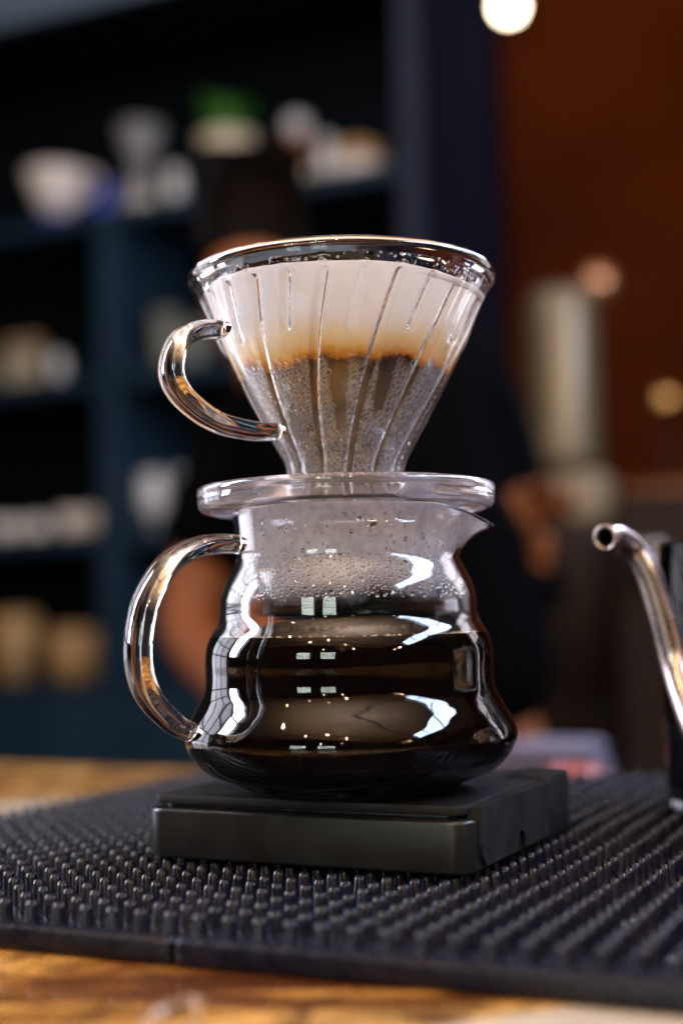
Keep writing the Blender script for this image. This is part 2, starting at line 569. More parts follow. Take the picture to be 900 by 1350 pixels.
def dome(r, h, seg=10):
    return lathe([(0, 0), (r * .96, 0), (r, h * .22), (r * .82, h * .66), (r * .45, h * .93), (0, h)], seg)


def prof_at(prof, z):
    for (a, b) in zip(prof[:-1], prof[1:]):
        if (a[1] - z) * (b[1] - z) <= 0 and a[1] != b[1]:
            t = (z - a[1]) / (b[1] - a[1]); s_ = math.atan2(b[0] - a[0], b[1] - a[1])
            return a[0] + t * (b[0] - a[0]), s_
    return None, 0


def drop_on(prof, a, z, r, h, sx=1.0, sz=1.0, gap=0.0001, disp=None, inward=True):
    rr, s_ = prof_at(prof, z)
    if rr is None: return None
    if disp: rr, z2 = disp(a, rr, z)
    else: z2 = z
    rad = Vector((math.cos(a), math.sin(a), 0)); tan = Vector((-math.sin(a), math.cos(a), 0))
    nrm = -(rad * math.cos(s_) - Vector((0, 0, 1)) * math.sin(s_)); upv = tan.cross(nrm)
    M_ = Matrix((tan * sx, upv * sz, nrm)).transposed()
    pos = rad * rr + Vector((0, 0, z2)) + nrm * gap
    return moved(dome(r, h), pos, M_)


LAST = []


def scatter(n_, region, rfun, prof, disp=None, dens=None, cell=0.0026, hr=(.5, .7)):
    """poisson-ish scatter of drops on a profile; region=(a0,a1,z0,z1)"""
    grid = {}; out_ = []; LAST.clear()
    a0, a1, za, zb = region
    for _ in range(n_):
        a = random.uniform(a0, a1); z = random.uniform(za, zb)
        if dens and random.random() > dens(a, z): continue
        r = rfun()
        rr, s_ = prof_at(prof, z)
        if rr is None: continue
        x, y = a * rr, z
        key = (int(x // cell), int(y // cell)); ok = True
        for i in (-1, 0, 1):
            for j in (-1, 0, 1):
                for (qx, qy, qr) in grid.get((key[0] + i, key[1] + j), ()):
                    if (qx - x) ** 2 + (qy - y) ** 2 < ((qr + r) * 1.02) ** 2: ok = False
        if not ok: continue
        grid.setdefault(key, []).append((x, y, r))
        d = drop_on(prof, a, z, r, r * random.uniform(hr[0], hr[1]), 1, random.uniform(.95, 1.2), disp=disp)
        if d: out_.append(d); LAST.append((a, z, r))
    return out_


def fog_grid(name, prof, disp, alpha, holes, parent, res=0.00028, seg_r=0.04):
    """film of condensation on a wall of revolution, clear where a drop has drunk it up"""
    za, zb = prof[0][1], prof[-1][1]
    nz_ = int((zb - za) / res); na_ = int(2 * math.pi * seg_r / res)
    cell = .0026; g_ = {}
    for (a, z, r) in holes:
        rr, _ = prof_at(prof, z)
        if rr: g_.setdefault((int(a * rr // cell), int(z // cell)), []).append((a * rr, z, r))
    vs_, vals = [], []
    for j in range(nz_ + 1):
        z = za + (zb - za) * j / nz_
        z = min(max(z, za + 1e-6), zb - 1e-6)
        rr, _ = prof_at(prof, z)
        for i in range(na_):
            a = -math.pi + 2 * math.pi * i / na_
            r2, z2 = disp(a, rr, z)
            vs_.append((r2 * math.cos(a), r2 * math.sin(a), z2))
            f_ = alpha(a, z)
            if f_ > .01:
                x = a * rr; k0, k1 = int(x // cell), int(z // cell)
                for di in (-1, 0, 1):
                    for dj in (-1, 0, 1):
                        for (hx_, hz_, hr_) in g_.get((k0 + di, k1 + dj), ()):
                            d_ = math.hypot(hx_ - x, hz_ - z)
                            if d_ < hr_: f_ = min(f_, f_ * sstep(hr_ * .75, hr_, d_))
            vals.append(f_)
    fs_ = [(j * na_ + i, j * na_ + (i + 1) % na_, (j + 1) * na_ + (i + 1) % na_, (j + 1) * na_ + i) for j in range(nz_) for i in range(na_)
           if max(vals[j * na_ + i], vals[j * na_ + (i + 1) % na_], vals[(j + 1) * na_ + i], vals[(j + 1) * na_ + (i + 1) % na_]) > .004]
    o_ = obj(name, (vs_, fs_), fog, parent)
    at = o_.data.attributes.new('fog', 'FLOAT', 'POINT'); at.data.foreach_set('value', vals)
    return o_


full_inner = offset_profile(outer, WALL + 0.0001)
fr = (math.radians(-175), math.radians(-5), zy(792), zy(684))


def dens_s(a, z):
    y = 815 - (z - 0.092) / (DP - .041) * F
    q = noise.noise(Vector((a * 3, z * 120, 1.3)))
    band = sstep(728, 740, y + q * 8) * (1 - sstep(772, 788, y + q * 10))
    return min(1.0, band * (1.0 if q > -.2 else .35) + 0.012)


drops = scatter(26000, fr, lambda: min(.0012, random.lognormvariate(math.log(.00048), .36)), full_inner, lambda a, r, z: pour(a, r, z), dens_s)
srv_holes = list(LAST)
drops += scatter(200, (math.radians(10), math.radians(170), zy(785), zy(690)), lambda: random.uniform(.0004, .0009), full_inner, None, None)
BIG = ((488, 689, .0022, 1.15, .85), (462, 700, .0010, 1, .9), (554, 708, .0013, .8, 1.25), (521, 683, .0011, 1, .9), (380, 694, .0010, .7, 1.7),
                          (333, 748, .0016, .7, 1.6), (343, 757, .0010, .8, 1.4), (400, 724, .0009, 1, 1), (378, 727, .0008, .8, 1.6), (448, 732, .0009, 1, 1), (351, 758, .0007, 1, 1), (530, 745, .0012, 1.1, .9), (513, 691, .0006, 1, 1))
for (x, y, r, sx, sz) in BIG:
    a = -math.acos(max(-1, min(1, (x - 457) / 146)))
    srv_holes.append((a, zn(y, 146 * abs(math.sin(a))), r * (sx + sz) / 2))
    d = drop_on(full_inner, a, zn(y, 146 * abs(math.sin(a))), r, r * .6, sx, sz, 0.0004, disp=lambda a, r, z: pour(a, r, z))
    if d: drops.append(d)
tag(obj('condensation_drops', merge(drops), water, sv), kind='stuff')
film = fog_grid('fog_film', [p for p in offset_profile(outer, WALL + 0.00005) if zy(800) < p[1]], lambda a, r, z: pour(a, r, z), server_fog, srv_holes, sv)
tag(film, kind='stuff')

# ------------------------------------------------------------------ coffee in the server
ZC = zy(838)
cf = [p for p in offset_profile(outer, WALL - 0.0002) if ZP + 0.0036 < p[1] < ZC]
rc, _ = prof_at(offset_profile(outer, WALL - 0.0002), ZC)
cf = [(0, ZP + 0.0030)] + [(cf[0][0] * .9, ZP + 0.0031)] + cf + [(rc, ZC), (rc - .0006, ZC - .0005), (rc - .0018, ZC - .0009), (rc * .6, ZC - .0010), (0, ZC - .0010)]
co_root = obj('brewed_coffee', lathe(cf, 160), coffee_m); co_root.location = (AXX, AXY, 0)
tag(co_root, 'black brewed coffee filling the lower half of the glass server, bubbles at its edge', 'coffee')
bub = []
for k in range(420):
    a = random.choice([random.gauss(math.radians(-22), .22), random.gauss(math.radians(-22), .22), random.uniform(0, 2 * math.pi), random.gauss(math.radians(-140), .12)])
    r = random.uniform(.0003, .00075)
    rr = rc - .0006 - r - abs(random.gauss(0, .0009))
    bub.append(moved(lathe([(0, -r), (r * .7, -r * .7), (r, 0), (r * .7, r * .7), (0, r)], 8), (rr * math.cos(a), rr * math.sin(a), ZC - .0004 + r * .3)))
tag(obj('edge_foam', merge(bub), foam_m, co_root), kind='stuff')

# ------------------------------------------------------------------ glass dripper
dr = empty('glass_dripper', (AXX, AXY, 0), 0)
tag(dr, 'clear glass cone dripper with ribs, side handle and round base, resting on the server', 'coffee dripper')
AXD = aty(453, 500, DP).x - AXX        # the cone sits a touch off the axis
Z_B = zy(371)
cone_px = [(690, 40), (672, 52), (650, 66), (630, 74), (611, 79), (590, 90), (562, 106), (529, 125), (490, 145.5), (453, 164), (420, 178), (395, 190)]
cp = smooth_profile([(r * SC, zy(y)) for y, r in cone_px], 8)
BR = 0.0021
rb = 204 * SC - BR + 0.0003
bead = []
for k in range(15):
    a = math.radians(-62 + 255 * k / 14)
    bead.append((rb + BR * math.cos(a), Z_B + BR * 1.12 * math.sin(a)))
TW = 0.0019
ic = offset_profile(cp, TW)
ic = [p for p in ic]
ic[-1] = (ic[-1][0], ic[-1][1])
cone_loop = cp + bead + [(rb - 0.0030, Z_B - .0032)] + ic[::-1]
n_in0 = len(cp) + len(bead) + 1
z_cb, z_ct = cp[0][1], cp[-1][1] + .002
RIBS = []
for k in range(24):
    RIBS.append((math.radians(-66 + 15 * k), k % 2 == 0))     # angle at the rim, long?


def rib_h(a, z, w_=0.0021, r=0.04):
    t = (z_ct - z) / (z_ct - z_cb)
    tw = -math.radians(26) * t
    h = 0
    for (ra, long_) in RIBS:
        d = (a - ra - tw + math.pi) % (2 * math.pi) - math.pi
        x = d * r
        if abs(x) > 0.004: continue
        lim = 1.0 if long_ else sstep(zn(430, 165), zn(426, 165), z)
        lim *= 1 - sstep(zn(350, 190), zn(345, 190), z)
        h = max(h, lim * math.exp(-(x / 0.00150) ** 2) * (0.0015 if long_ else 0.0012))
    return h


def cone_disp(a, k, r, z):
    if k >= n_in0:
        return r - rib_h(a, z, r=r), z
    if k < len(cp): return r + 0.30 * rib_h(a, z, r=r), z
    return r, z


o = obj('cone', lathe(cone_loop, 900, closed=True, disp=cone_disp), glass, dr); o.location = (AXD, 0, 0)
PHD = math.radians(34)
hd = handle_path([(292, 436), (278, 434), (255, 437), (236, 450), (226, 478), (229, 504), (248, 530), (285, 556), (325, 567), (352, 569), (366, 569)],
                 AXX + AXD, PHD, DP)
side = Vector((math.sin(PHD), -math.cos(PHD), 0))
o = obj('handle', sweep(hd, lambda f: 0.0028 + 0.0008 * math.sin(math.pi * f), lambda f: 0.0068 - 0.0016 * f, side, 28), glass, dr); o.location = (AXD, 0, 0)
zt, zb = zy(642), zy(674)
RD = 196 * SC
base_loop = [(0.0215, zt - .0004), (RD - .0060, zt - .0004), (RD - .0052, zt), (RD - .0012, zt), (RD - .0003, zt - .0005), (RD, zt - .0016), (RD, zt - .0026), (RD - .0004, zt - .0031), (RD - .0002, zt - .0036), (RD - .0004, zb + .0018), (RD - .0014, zb + .0004),
             (RD - .0028, zb), (RD - .0036, zb + .0003), (RD - .0044, zb + .0012), (0.0425, zb + .0013), (0.0415, zb + .0006), (0.0225, zb + .0006), (0.0215, zb + .0009)]


def base_disp(a, k, r, z):
    if k in (13, 14): z += 0.00012 * math.cos(a * 110)
    return r, z


resin = mat('milky_clear_resin', (0.93, 0.91, 0.97), 0.05, trans=0.95, ior=1.49)  # milky tint stands in for bright internal reflections in the disc
obj('base_disc', lathe(base_loop, 360, closed=True, disp=base_disp), resin, dr)
# locating ring under the disc, inside the server's neck
obj('locating_ring', lathe([(0.0345, zb + .0005), (0.0345, zb - .0055), (0.0338, zb - .006), (0.0325, zb - .006), (0.0320, zb - .0055), (0.0320, zb + .0005)], 120, closed=True), plastic, dr)
obj('collar', lathe([(0.0207, zt + .0018), (0.0212, zt + .0018), (0.0212, zt - .0100), (0.0195, zt - .0100), (0.0193, zt - .006)], 96, closed=True), plastic, dr) if False else None

# fog and drops on the inside of the cone, between the ribs
tong = [(math.radians(-93), math.radians(6.0), 565), (math.radians(-66), math.radians(5.0), 540)]


def lower_fog(a, z):
    y = 815 - (z - 0.092) / (DP - .033) * F
    q = noise.noise(Vector((a * 5, z * 90, 4.1)))
    f_ = sstep(462, 486, y + q * 9)
    for (ta, tw_, yend) in tong:
        d = abs((a - ta + math.pi) % (2 * math.pi) - math.pi)
        wdt = tw_ * (1 - 0.35 * sstep(500, yend, y))
        f_ *= 1 - (1 - sstep(wdt * .8, wdt * 1.15, d + q * .02)) * (1 - sstep(yend - 10, yend + 2, y + q * 6))
    return f_


dprof = [p for p in offset_profile(cp, TW + 0.0001) if zy(655) < p[1] < zn(455, 150)]
fprof = [p for p in offset_profile(cp, TW + 0.00005) if zy(655) < p[1] < zn(455, 150)]

def dens_d(a, z):
    if rib_h(a, z, r=.033) > .0005: return 0
    q = noise.noise(Vector((a * 4, z * 60, 9.0)))
    return lower_fog(a, z) * (1.0 if q > -.25 else .45)


dd = scatter(22000, (math.radians(-178), math.radians(-2), zy(645), zn(462, 150)), lambda: min(.0011, random.lognormvariate(math.log(.00060), .25)), dprof, None, dens_d, hr=(.45, .65))
dd_holes = list(LAST)
tp = [p for p in offset_profile(cp + [(rb - .001, Z_B)], TW + 0.0003) if p[1] > zy(400)]
dd += scatter(130, (math.radians(-175), math.radians(-5), zn(342, 190), zn(325, 190)), lambda: random.uniform(.0002, .0006), tp)
for (x, y, r, sx, sz) in ((399, 561, .0014, 1.1, .9), (450, 576, .0010, .7, 2.2), (450, 596, .0009, .8, 1.9), (450, 605, .0007, 1, 1), (486, 582, .0008, 1, 1), (530, 565, .0013, .7, 2.6)):
    a = -math.acos(max(-1, min(1, (x - 453) / (prof_at(cp, zy(y))[0] / SC))))
    d = drop_on(dprof, a, zn(y, 100), r, r * .5, sx, sz, 0.0002)
    if d: dd.append(d); dd_holes.append((a, zn(y, 100), r))
o = obj('condensation_drops', merge(dd), water, dr); o.location = (AXD, 0, 0); tag(o, kind='stuff')
ff = fog_grid('fog_film', fprof, lambda a, r, z: (r - rib_h(a, z, r=r), z), lambda a, z: 0.58 * lower_fog(a, z) * max(0.0, 1 - (rib_h(a, z, r=.033) / 0.0008) ** 2), dd_holes, dr, seg_r=.034)
ff.location = (AXD, 0, 0); tag(ff, kind='stuff')

# ------------------------------------------------------------------ paper filter with wet grounds
paper = mat('filter_paper', (0.86, 0.84, 0.86), 0.9, spec=0.1)
n = N(paper)
sx_ = n.n('ShaderNodeSeparateXYZ'); n.l(n.obj(), sx_.inputs[0])
wob = n.math('MULTIPLY', n.math('SUBTRACT', n.noise(n.obj(), 60, 5, 0.65), 0.5), 0.013)
wob2 = n.math('MULTIPLY', n.math('SUBTRACT', n.noise(n.obj(), 450, 4, 0.6), 0.5), 0.004)
zz = n.math('ADD', n.math('ADD', sx_.outputs['Z'], wob), wob2)
z0, z1 = zn(520, 128), zn(400, 170)


def rp(y): return (zn(y, 145) - z0) / (z1 - z0)


colr = n.ramp(n.maprange(zz, z0, z1, 0, 1, False),
              [(0.0, (0.26, 0.165, 0.075)), (rp(482), (0.19, 0.11, 0.035)), (rp(475), (0.055, 0.022, 0.006)), (rp(471), (0.20, 0.075, 0.010)), (rp(466), (0.66, 0.34, 0.06)),
               (rp(457), (0.80, 0.58, 0.28)), (rp(443), (0.84, 0.71, 0.50)), (rp(420), (0.88, 0.83, 0.75)), (1.0, (0.89, 0.86, 0.83))])
n.l(colr, n.b.inputs['Base Color'])
n.bump(n.noise(n.obj(), 900, 6, 0.75), 0.45, 0.0005)
tlp = n.n('ShaderNodeBsdfTranslucent'); n.l(colr, tlp.inputs['Color'])
mxs = n.n('ShaderNodeMixShader'); mxs.inputs[0].default_value = 0.5
outn = [q for q in n.t.nodes if q.type == 'OUTPUT_MATERIAL'][0]
n.l(n.b.outputs[0], mxs.inputs[1]); n.l(tlp.outputs[0], mxs.inputs[2]); n.l(mxs.outputs[0], outn.inputs['Surface'])
fp = [p for p in offset_profile(cp + [(rb - .0005, Z_B - .001)], TW + 0.0011) if zy(680) < p[1]]
zf_top = zn(342, 186)
fp = [p for p in fp if p[1] < zf_top - .001]
rl, _ = prof_at(offset_profile(cp + [(rb - .0005, Z_B - .001)], TW + 0.0011), zf_top)
fp = [(0.0015, fp[0][1] - .006)] + fp + [((rl or fp[-1][0] + .0005), zf_top)]


def fdisp(a, k, r, z):
    q = noise.noise(Vector((math.cos(a) * 2.2, math.sin(a) * 2.2, z * 25)))
    t = sstep(zy(500), zy(410), z)
    crease = 0.00025 * math.exp(-(((a - math.radians(-118) + math.pi) % (2 * math.pi) - math.pi) / .02) ** 2)
    r2 = r + 0.0005 * t - 0.0003 * t * (0.6 + q) - 0.66 * rib_h(a, z, r=r) - crease
    if k >= len(fp) - 4: z = z + 0.0012 * noise.noise(Vector((math.cos(a) * 1.5, math.sin(a) * 1.5, 3))) - 0.0018 * math.cos(a)
    return r2, z


fp = [q for a_, b_ in zip(fp[:-1], fp[1:]) for q in (a_, ((a_[0] + b_[0]) / 2, (a_[1] + b_[1]) / 2))] + [fp[-1]]
fo = obj('paper_filter', lathe(fp, 720, disp=fdisp), paper); fo.location = (AXX + AXD, AXY, 0)
sm = fo.modifiers.new('thickness', 'SOLIDIFY'); sm.thickness = 0.0002; sm.offset = -1
tag(fo, 'white cone paper filter stained brown below, sitting in the glass dripper', 'paper filter')
gr = [p for p in offset_profile(cp, TW + 0.0022) if zy(676) < p[1] < zn(476, 145)]
gv = lathe([(0, gr[0][1] - .001)] + gr + [(gr[-1][0] * .8, gr[-1][1] - .001), (gr[-1][0] * .4, gr[-1][1] - .003), (0, gr[-1][1] - .004)], 96)
go = obj('coffee_grounds', gv, grounds_m); go.location = (AXX + AXD, AXY, 0)
tag(go, 'dark wet coffee grounds filling the lower part of the paper filter', 'coffee grounds')

# ------------------------------------------------------------------ gooseneck kettle at the right edge
steel = mat('brushed_steel', (0.34, 0.28, 0.26), 0.27, metal=1.0)
n = N(steel); n.l(n.maprange(n.noise(n.obj(), 60, 3), 0.3, 0.7, 0.24, 0.31), n.b.inputs['Roughness'])
kt = empty('gooseneck_kettle', (0, 0, 0), 0)
tag(kt, 'steel gooseneck kettle at the right edge, only its curved spout in view', 'kettle')
KD = 0.53
kp = [(798, 709, KD - .012), (812, 708, KD - .006), (833, 722, KD), (854, 756, KD), (872, 812, KD), (886, 866, KD), (900, 915, KD - .005), (925, 975, KD - .015), (970, 1020, KD - .025), (1040, 1038, KD - .032), (1120, 1042, KD - .035)]
path = smooth_profile([tuple(aty(x, y, d)) for x, y, d in kp], 6)
tube_o = sweep(path, lambda f: 0.0046 + 0.0012 * f, lambda f: 0.0046 + 0.0012 * f, (0, 1, 0), 28, False)
tube_i = sweep(path, lambda f: 0.0035 + 0.0012 * f, lambda f: 0.0035 + 0.0012 * f, (0, 1, 0), 28, False)
no = len(tube_o[0])
vv, ffs = merge([tube_o, tube_i])
for k in range(28): ffs.append((k, (k + 1) % 28, no + (k + 1) % 28, no + k))
obj('spout', (vv, ffs), steel, kt)
lipr = [Vector(tube_o[0][k]) for k in range(28)]
cc = sum(lipr, Vector()) / 28
ringp = [(cc + (p - cc) * 0.93) for p in lipr]
bm = bmesh.new()
vs, fs = [], []
tn = (Vector(path[0]) - Vector(path[1])).normalized()
for i, p in enumerate(ringp):
    rad = (p - cc).normalized()
    for k in range(8):
        a = 2 * math.pi * k / 8; vs.append(p + rad * .0009 * math.cos(a) + tn * .0009 * math.sin(a))
for i in range(28):
    for k in range(8): fs.append((i * 8 + k, i * 8 + (k + 1) % 8, ((i + 1) % 28) * 8 + (k + 1) % 8, ((i + 1) % 28) * 8 + k))
bm.free()
obj('spout_lip', (vs, fs), steel, kt)
kb = aty(1120, 1042, KD - .035); kx, ky = kb.x + 0.062, kb.y
o = obj('kettle_body', lathe([(0, NZ + .0002), (.064, NZ + .0002), (.067, NZ + .003), (.066, NZ + .02), (.054, NZ + .088), (.050, NZ + .094), (.046, NZ + .096), (0, NZ + .097)], 72), steel, kt); o.location = (kx, ky, 0)
o = obj('lid', lathe([(0, NZ + .0972), (.042, NZ + .0974), (.040, NZ + .103), (.010, NZ + .107), (.008, NZ + .112), (.011, NZ + .118), (0, NZ + .121)], 48), steel, kt); o.location = (kx, ky, 0)
hpth = smooth_profile([(kx + .050, ky, NZ + .085), (kx + .075, ky, NZ + .100), (kx + .105, ky, NZ + .095), (kx + .112, ky, NZ + .06), (kx + .108, ky, NZ + .02)], 6)
obj('handle', sweep(hpth, .006, .009, (0, 1, 0), 14), rubber, kt)

# ------------------------------------------------------------------ tall clear glass at the right edge
tgp = aty(880, 1000, 0.575)
TR = 0.034
tg = obj('glass_body', lathe([(0, NZ + .0002), (TR - .002, NZ + .0002), (TR, NZ + .003), (TR, .1185), (TR - .0008, .1195), (TR - .0020, .1195), (TR - .0024, .1185), (TR - .0024, NZ + .006), (TR - .005, NZ + .004), (0, NZ + .004)], 96), mat('darkened_clear_glass', (0.16, 0.18, 0.20), 0.0, trans=1.0, ior=1.25))  # clear glass, dark tint put into the colour to mute bright refractions
tg.name = 'tall_glass'; tg.location = (tgp.x + TR, 0.575, 0)
tag(tg, 'tall straight clear glass cut by the right edge, behind the kettle spout', 'glass')

# ------------------------------------------------------------------ clear curved strip at the bottom edge
sp_ = [(182, 1362, .002), (196, 1344, .006), (215, 1331, .0085), (238, 1322, .010), (259, 1317, .0105)]
pa = smooth_profile([tuple(atz(x, y, z)) for x, y, z in sp_], 8)
st = empty('clear_scoop', (0, 0, 0)); tag(st, 'small clear plastic scoop tip curling up at the bottom edge, on the wooden counter', 'scoop')
obj('scoop_rim', sweep(pa, lambda f: .0005, lambda f: .0012 + .0004 * math.sin(3 * f), (0.3, 1, 0.3), 14), plastic, st)
pb = smooth_profile([tuple(atz(x, y, z)) for x, y, z in ((259, 1317, .0105), (260, 1332, .008), (257, 1352, .003), (255, 1364, .001))], 8)
obj('scoop_side', sweep(pb, lambda f: .0003, lambda f: .0012, (1, .6, 0), 12), plastic, st)

# ------------------------------------------------------------------ the cafe behind the bar
navy = mat('navy_painted_wood', (0.018, 0.035, 0.055), 0.45, spec=0.25)
n = N(navy); n.l(n.ramp(n.noise(n.obj(), 6, 4), [(0.3, (0.009, 0.026, 0.046)), (0.7, (0.015, 0.038, 0.064))]), n.b.inputs['Base Color'])
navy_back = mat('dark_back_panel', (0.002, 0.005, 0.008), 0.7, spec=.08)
violet = mat('indigo_column_paint', (0.0030, 0.0036, 0.013), 0.6, spec=0.06)
rust = mat('rust_red_plaster', (0.16, 0.035, 0.010), 0.85, spec=0.02)
n = N(rust); n.l(n.ramp(n.noise(n.pos(), 2.5, 5), [(0.25, (0.026, 0.0055, 0.0013)), (0.75, (0.072, 0.0135, 0.0026))]), n.b.inputs['Base Color']); n.bump(n.noise(n.pos(), 60, 4), .2, .002)
darkfloor = mat('dark_floor', (0.03, 0.025, 0.022), 0.4)
n = N(darkfloor); n.l(n.ramp(n.noise(n.pos(), 5, 4), [(0.3, (0.02, 0.017, 0.015)), (0.7, (0.04, 0.033, 0.028))]), n.b.inputs['Base Color'])
ceil_m = mat('taupe_ceiling', (0.30, 0.24, 0.20), 0.8)
n = N(ceil_m); n.l(n.ramp(n.noise(n.pos(), 2, 4), [(0.3, (0.38, 0.31, 0.26)), (0.7, (0.48, 0.40, 0.33))]), n.b.inputs['Base Color'])


def ubox(u0, u1, v0, v1, z0_, z1_, bev=0.003):
    return box_bm(u1 - u0, v1 - v0, z1_ - z0_, bev, 1, ((u0 + u1) / 2, (v0 + v1) / 2, (z0_ + z1_) / 2))


def uplace(o):
    o.rotation_euler = (0, 0, -ANG); return o


VB = 2.7
tag(uplace(obj('floor', ubox(-4, 4, -3, 4.2, -0.97, -0.95, 0), darkfloor, None, False)), kind='structure')
tag(uplace(obj('ceiling', ubox(-3.2, 3.0, -2.6, 3.6, 1.98, 2.02, 0), ceil_m, None, False)), kind='structure')
for k in range(3):
    tag(uplace(obj('ceiling_beam', ubox(-2.6, 2.6, -1.9 + k * 1.25, -1.9 + k * 1.25 + .022, 1.93, 1.978, 0), mat('black_ceiling_track', (.01, .01, .01), .5), None, False)), kind='structure')
tag(uplace(obj('back_wall', ubox(atv(643, 200, 2.8)[0], 3.2, 2.8, 2.9, -0.949, 1.979, 0), rust, None, False)), kind='structure')
tag(uplace(obj('bar_front', ubox(-1.1, 1.8, -0.2, 0.75, -0.949, -0.052, 0.004), navy, None, False)), kind='structure')

u_r = atv(553, 200, VB)[0]; u_l = -2.6
su = empty('wall_shelving', (0, 0, 0), -ANG)
tag(su, 'dark navy shelving covering the wall behind the bar, left, holding cups and coffee gear', 'shelving')
SDV = 0.34


def shelf_z(y): return atv(265, y, VB)[1]


zs1, zs2, zs3, zs4 = shelf_z(255), shelf_z(478), shelf_z(695), shelf_z(902)
BT = 0.034
for z in (zs1, zs2, zs3, zs4):
    obj('shelf_board', ubox(u_l, u_r - .052, VB, VB + SDV, z - BT, z), navy, su, False)
obj('upright', ubox(u_r - .05, u_r, VB - .003, VB + SDV, -0.94, 1.72), mat('lit_upright_navy', (0.020, 0.027, 0.050), 0.5, spec=.15), su, False)  # navy upright, the light falling on it put into its grey-blue colour
ua = atv(140, 600, VB)[0]
zprev = [(zs1, zs2), (zs2, zs3), (zs3, zs4)]
for (a, b) in zprev:
    obj('divider', ubox(ua - .028, ua + .028, VB + .002, VB + SDV - .001, b + .001, a - BT - .001), navy, su, False)
    obj('divider', ubox(ua - 1.05, ua - 1.0, VB + .002, VB + SDV - .001, b + .001, a - BT - .001), navy, su, False)
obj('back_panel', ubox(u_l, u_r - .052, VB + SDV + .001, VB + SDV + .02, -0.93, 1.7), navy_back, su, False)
obj('base_cabinet', ubox(u_l, u_r - .052, VB - .10, VB + SDV, -0.94, zs4 - BT - .002), navy, su, False)
zt_ = atv(165, 42, VB)[1]
greyblue = mat('grey_blue_fascia', (0.085, 0.13, 0.18), 0.5)
obj('fascia', ubox(u_l, u_r - .052, VB - .16, VB - .13, zt_, 1.97), greyblue, su, False)
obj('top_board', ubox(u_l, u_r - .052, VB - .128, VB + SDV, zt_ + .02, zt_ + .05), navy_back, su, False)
uc = atv(645, 200, VB)[0]
tag(uplace(obj('column', ubox(u_r + .004, uc, VB + .04, VB + .099, -0.949, 1.979), violet, None, False)), kind='structure')

# pieces on the shelves
white_c = mat('white_ceramic', (0.78, 0.74, 0.70), 0.15)
blue_c = mat('cobalt_ceramic', (0.02, 0.05, 0.45), 0.2)
amber = mat('amber_liquid', (0.30, 0.10, 0.03), 0.2)
tan = mat('tan_wicker', (0.42, 0.26, 0.11), 0.6)
cork = mat('cork_lid', (0.35, 0.22, 0.12), 0.8)
leafm = mat('green_leaves', (0.06, 0.22, 0.03), 0.5)
creamm = mat('cream_pottery', (0.62, 0.55, 0.40), 0.35)
greyglass = mat('frosted_glass', (0.60, 0.62, 0.64), 0.12, spec=0.8)
thin_glass = mat('shelf_glass', (0.9, 0.92, 0.95), 0.05, trans=0.85, ior=1.3)


def shelf_pos(px, ybase_z, dv=0.10):
    u = atv(px, 600, VB + dv)[0]
    p = U * u + V * (VB + dv); return (p.x, p.y, ybase_z)


PX = 0.0016   # metres per pixel on the shelf plane


def cupshape(r0, r1, h, t=0.003):
    return lathe([(0, 0), (r0, 0), (r0 + (r1 - r0) * .45, h * .35), (r1, h), (r1 - t, h), (r0 + (r1 - r0) * .45 - t, h * .35), (r0 - t, t), (0, t)], 32)


def cup(px, z, r0, r1, h, m_, label, cat='cup', group=None, dv=.1, handle=True, sgn=1, name='cup'):
    e = empty(name, shelf_pos(px, z, dv), -ANG); tag(e, label, cat, group)
    obj('cup_body', cupshape(r0, r1, h), m_, e)
    if handle:
        pth = smooth_profile([(sgn * r1 * .9, 0, h * .8), (sgn * (r1 + .022), 0, h * .78), (sgn * (r1 + .024), 0, h * .45), (sgn * r0 * 1.05, 0, h * .25)], 5)
        obj('handle', sweep(pth, .004, .005, (0, 1, 0), 8), m_, e)
    return e


e = empty('ceramic_dripper', shelf_pos(78, zs1), -ANG); tag(e, 'white ceramic dripper on a cobalt blue foot, far left of the top shelf', 'coffee dripper')
obj('foot', lathe([(0, 0), (.050, 0), (.050, .028), (.034, .035), (0, .035)], 32), blue_c, e)
obj('bowl', moved(cupshape(.034, .082, .11), (0, 0, .036)), white_c, e)
obj('handle', sweep(smooth_profile([(.070, 0, .13), (.11, 0, .13), (.115, 0, .09), (.055, 0, .06)], 5), .006, .006, (0, 1, 0), 8), white_c, e)
e = empty('cobalt_jug', shelf_pos(140, zs1, .18), -ANG); tag(e, 'cobalt blue jug half hidden behind the white ceramic dripper', 'jug')
obj('jug_body', lathe([(0, 0), (.04, 0), (.048, .06), (.036, .12), (.03, .13), (0, .125)], 28), blue_c, e)
obj('handle', sweep(smooth_profile([(.03, 0, .12), (.06, 0, .11), (.06, 0, .07), (.044, 0, .05)], 5), .004, .004, (0, 1, 0), 8), blue_c, e)
e = empty('glass_brewer', shelf_pos(190, zs1), -ANG); tag(e, 'hourglass glass brewer with a pale base, between the white dripper and the plant', 'glass brewer')
obj('lower_bulb', lathe([(0, 0), (.05, 0), (.056, .03), (.030, .10), (.026, .115), (.024, .115), (.027, .1), (.053, .03), (.047, .003), (0, .003)], 32), thin_glass, e)
obj('upper_funnel', lathe([(.024, .117), (.060, .22), (.058, .22), (.021, .117)], 32, True), thin_glass, e)
obj('pale_fill', lathe([(0, .004), (.046, .004), (.05, .03), (.040, .06), (0, .062)], 28), creamm, e)
e = empty('potted_plant', shelf_pos(306, zs1), -ANG); tag(e, 'leafy green plant in a cream bowl on a glass stand, top shelf', 'plant')
obj('stand', lathe([(0, 0), (.045, 0), (.045, .085), (.036, .09), (0, .09)], 28), greyglass, e)
obj('pot', moved(cupshape(.038, .07, .065), (0, 0, .091)), creamm, e)
lv = []
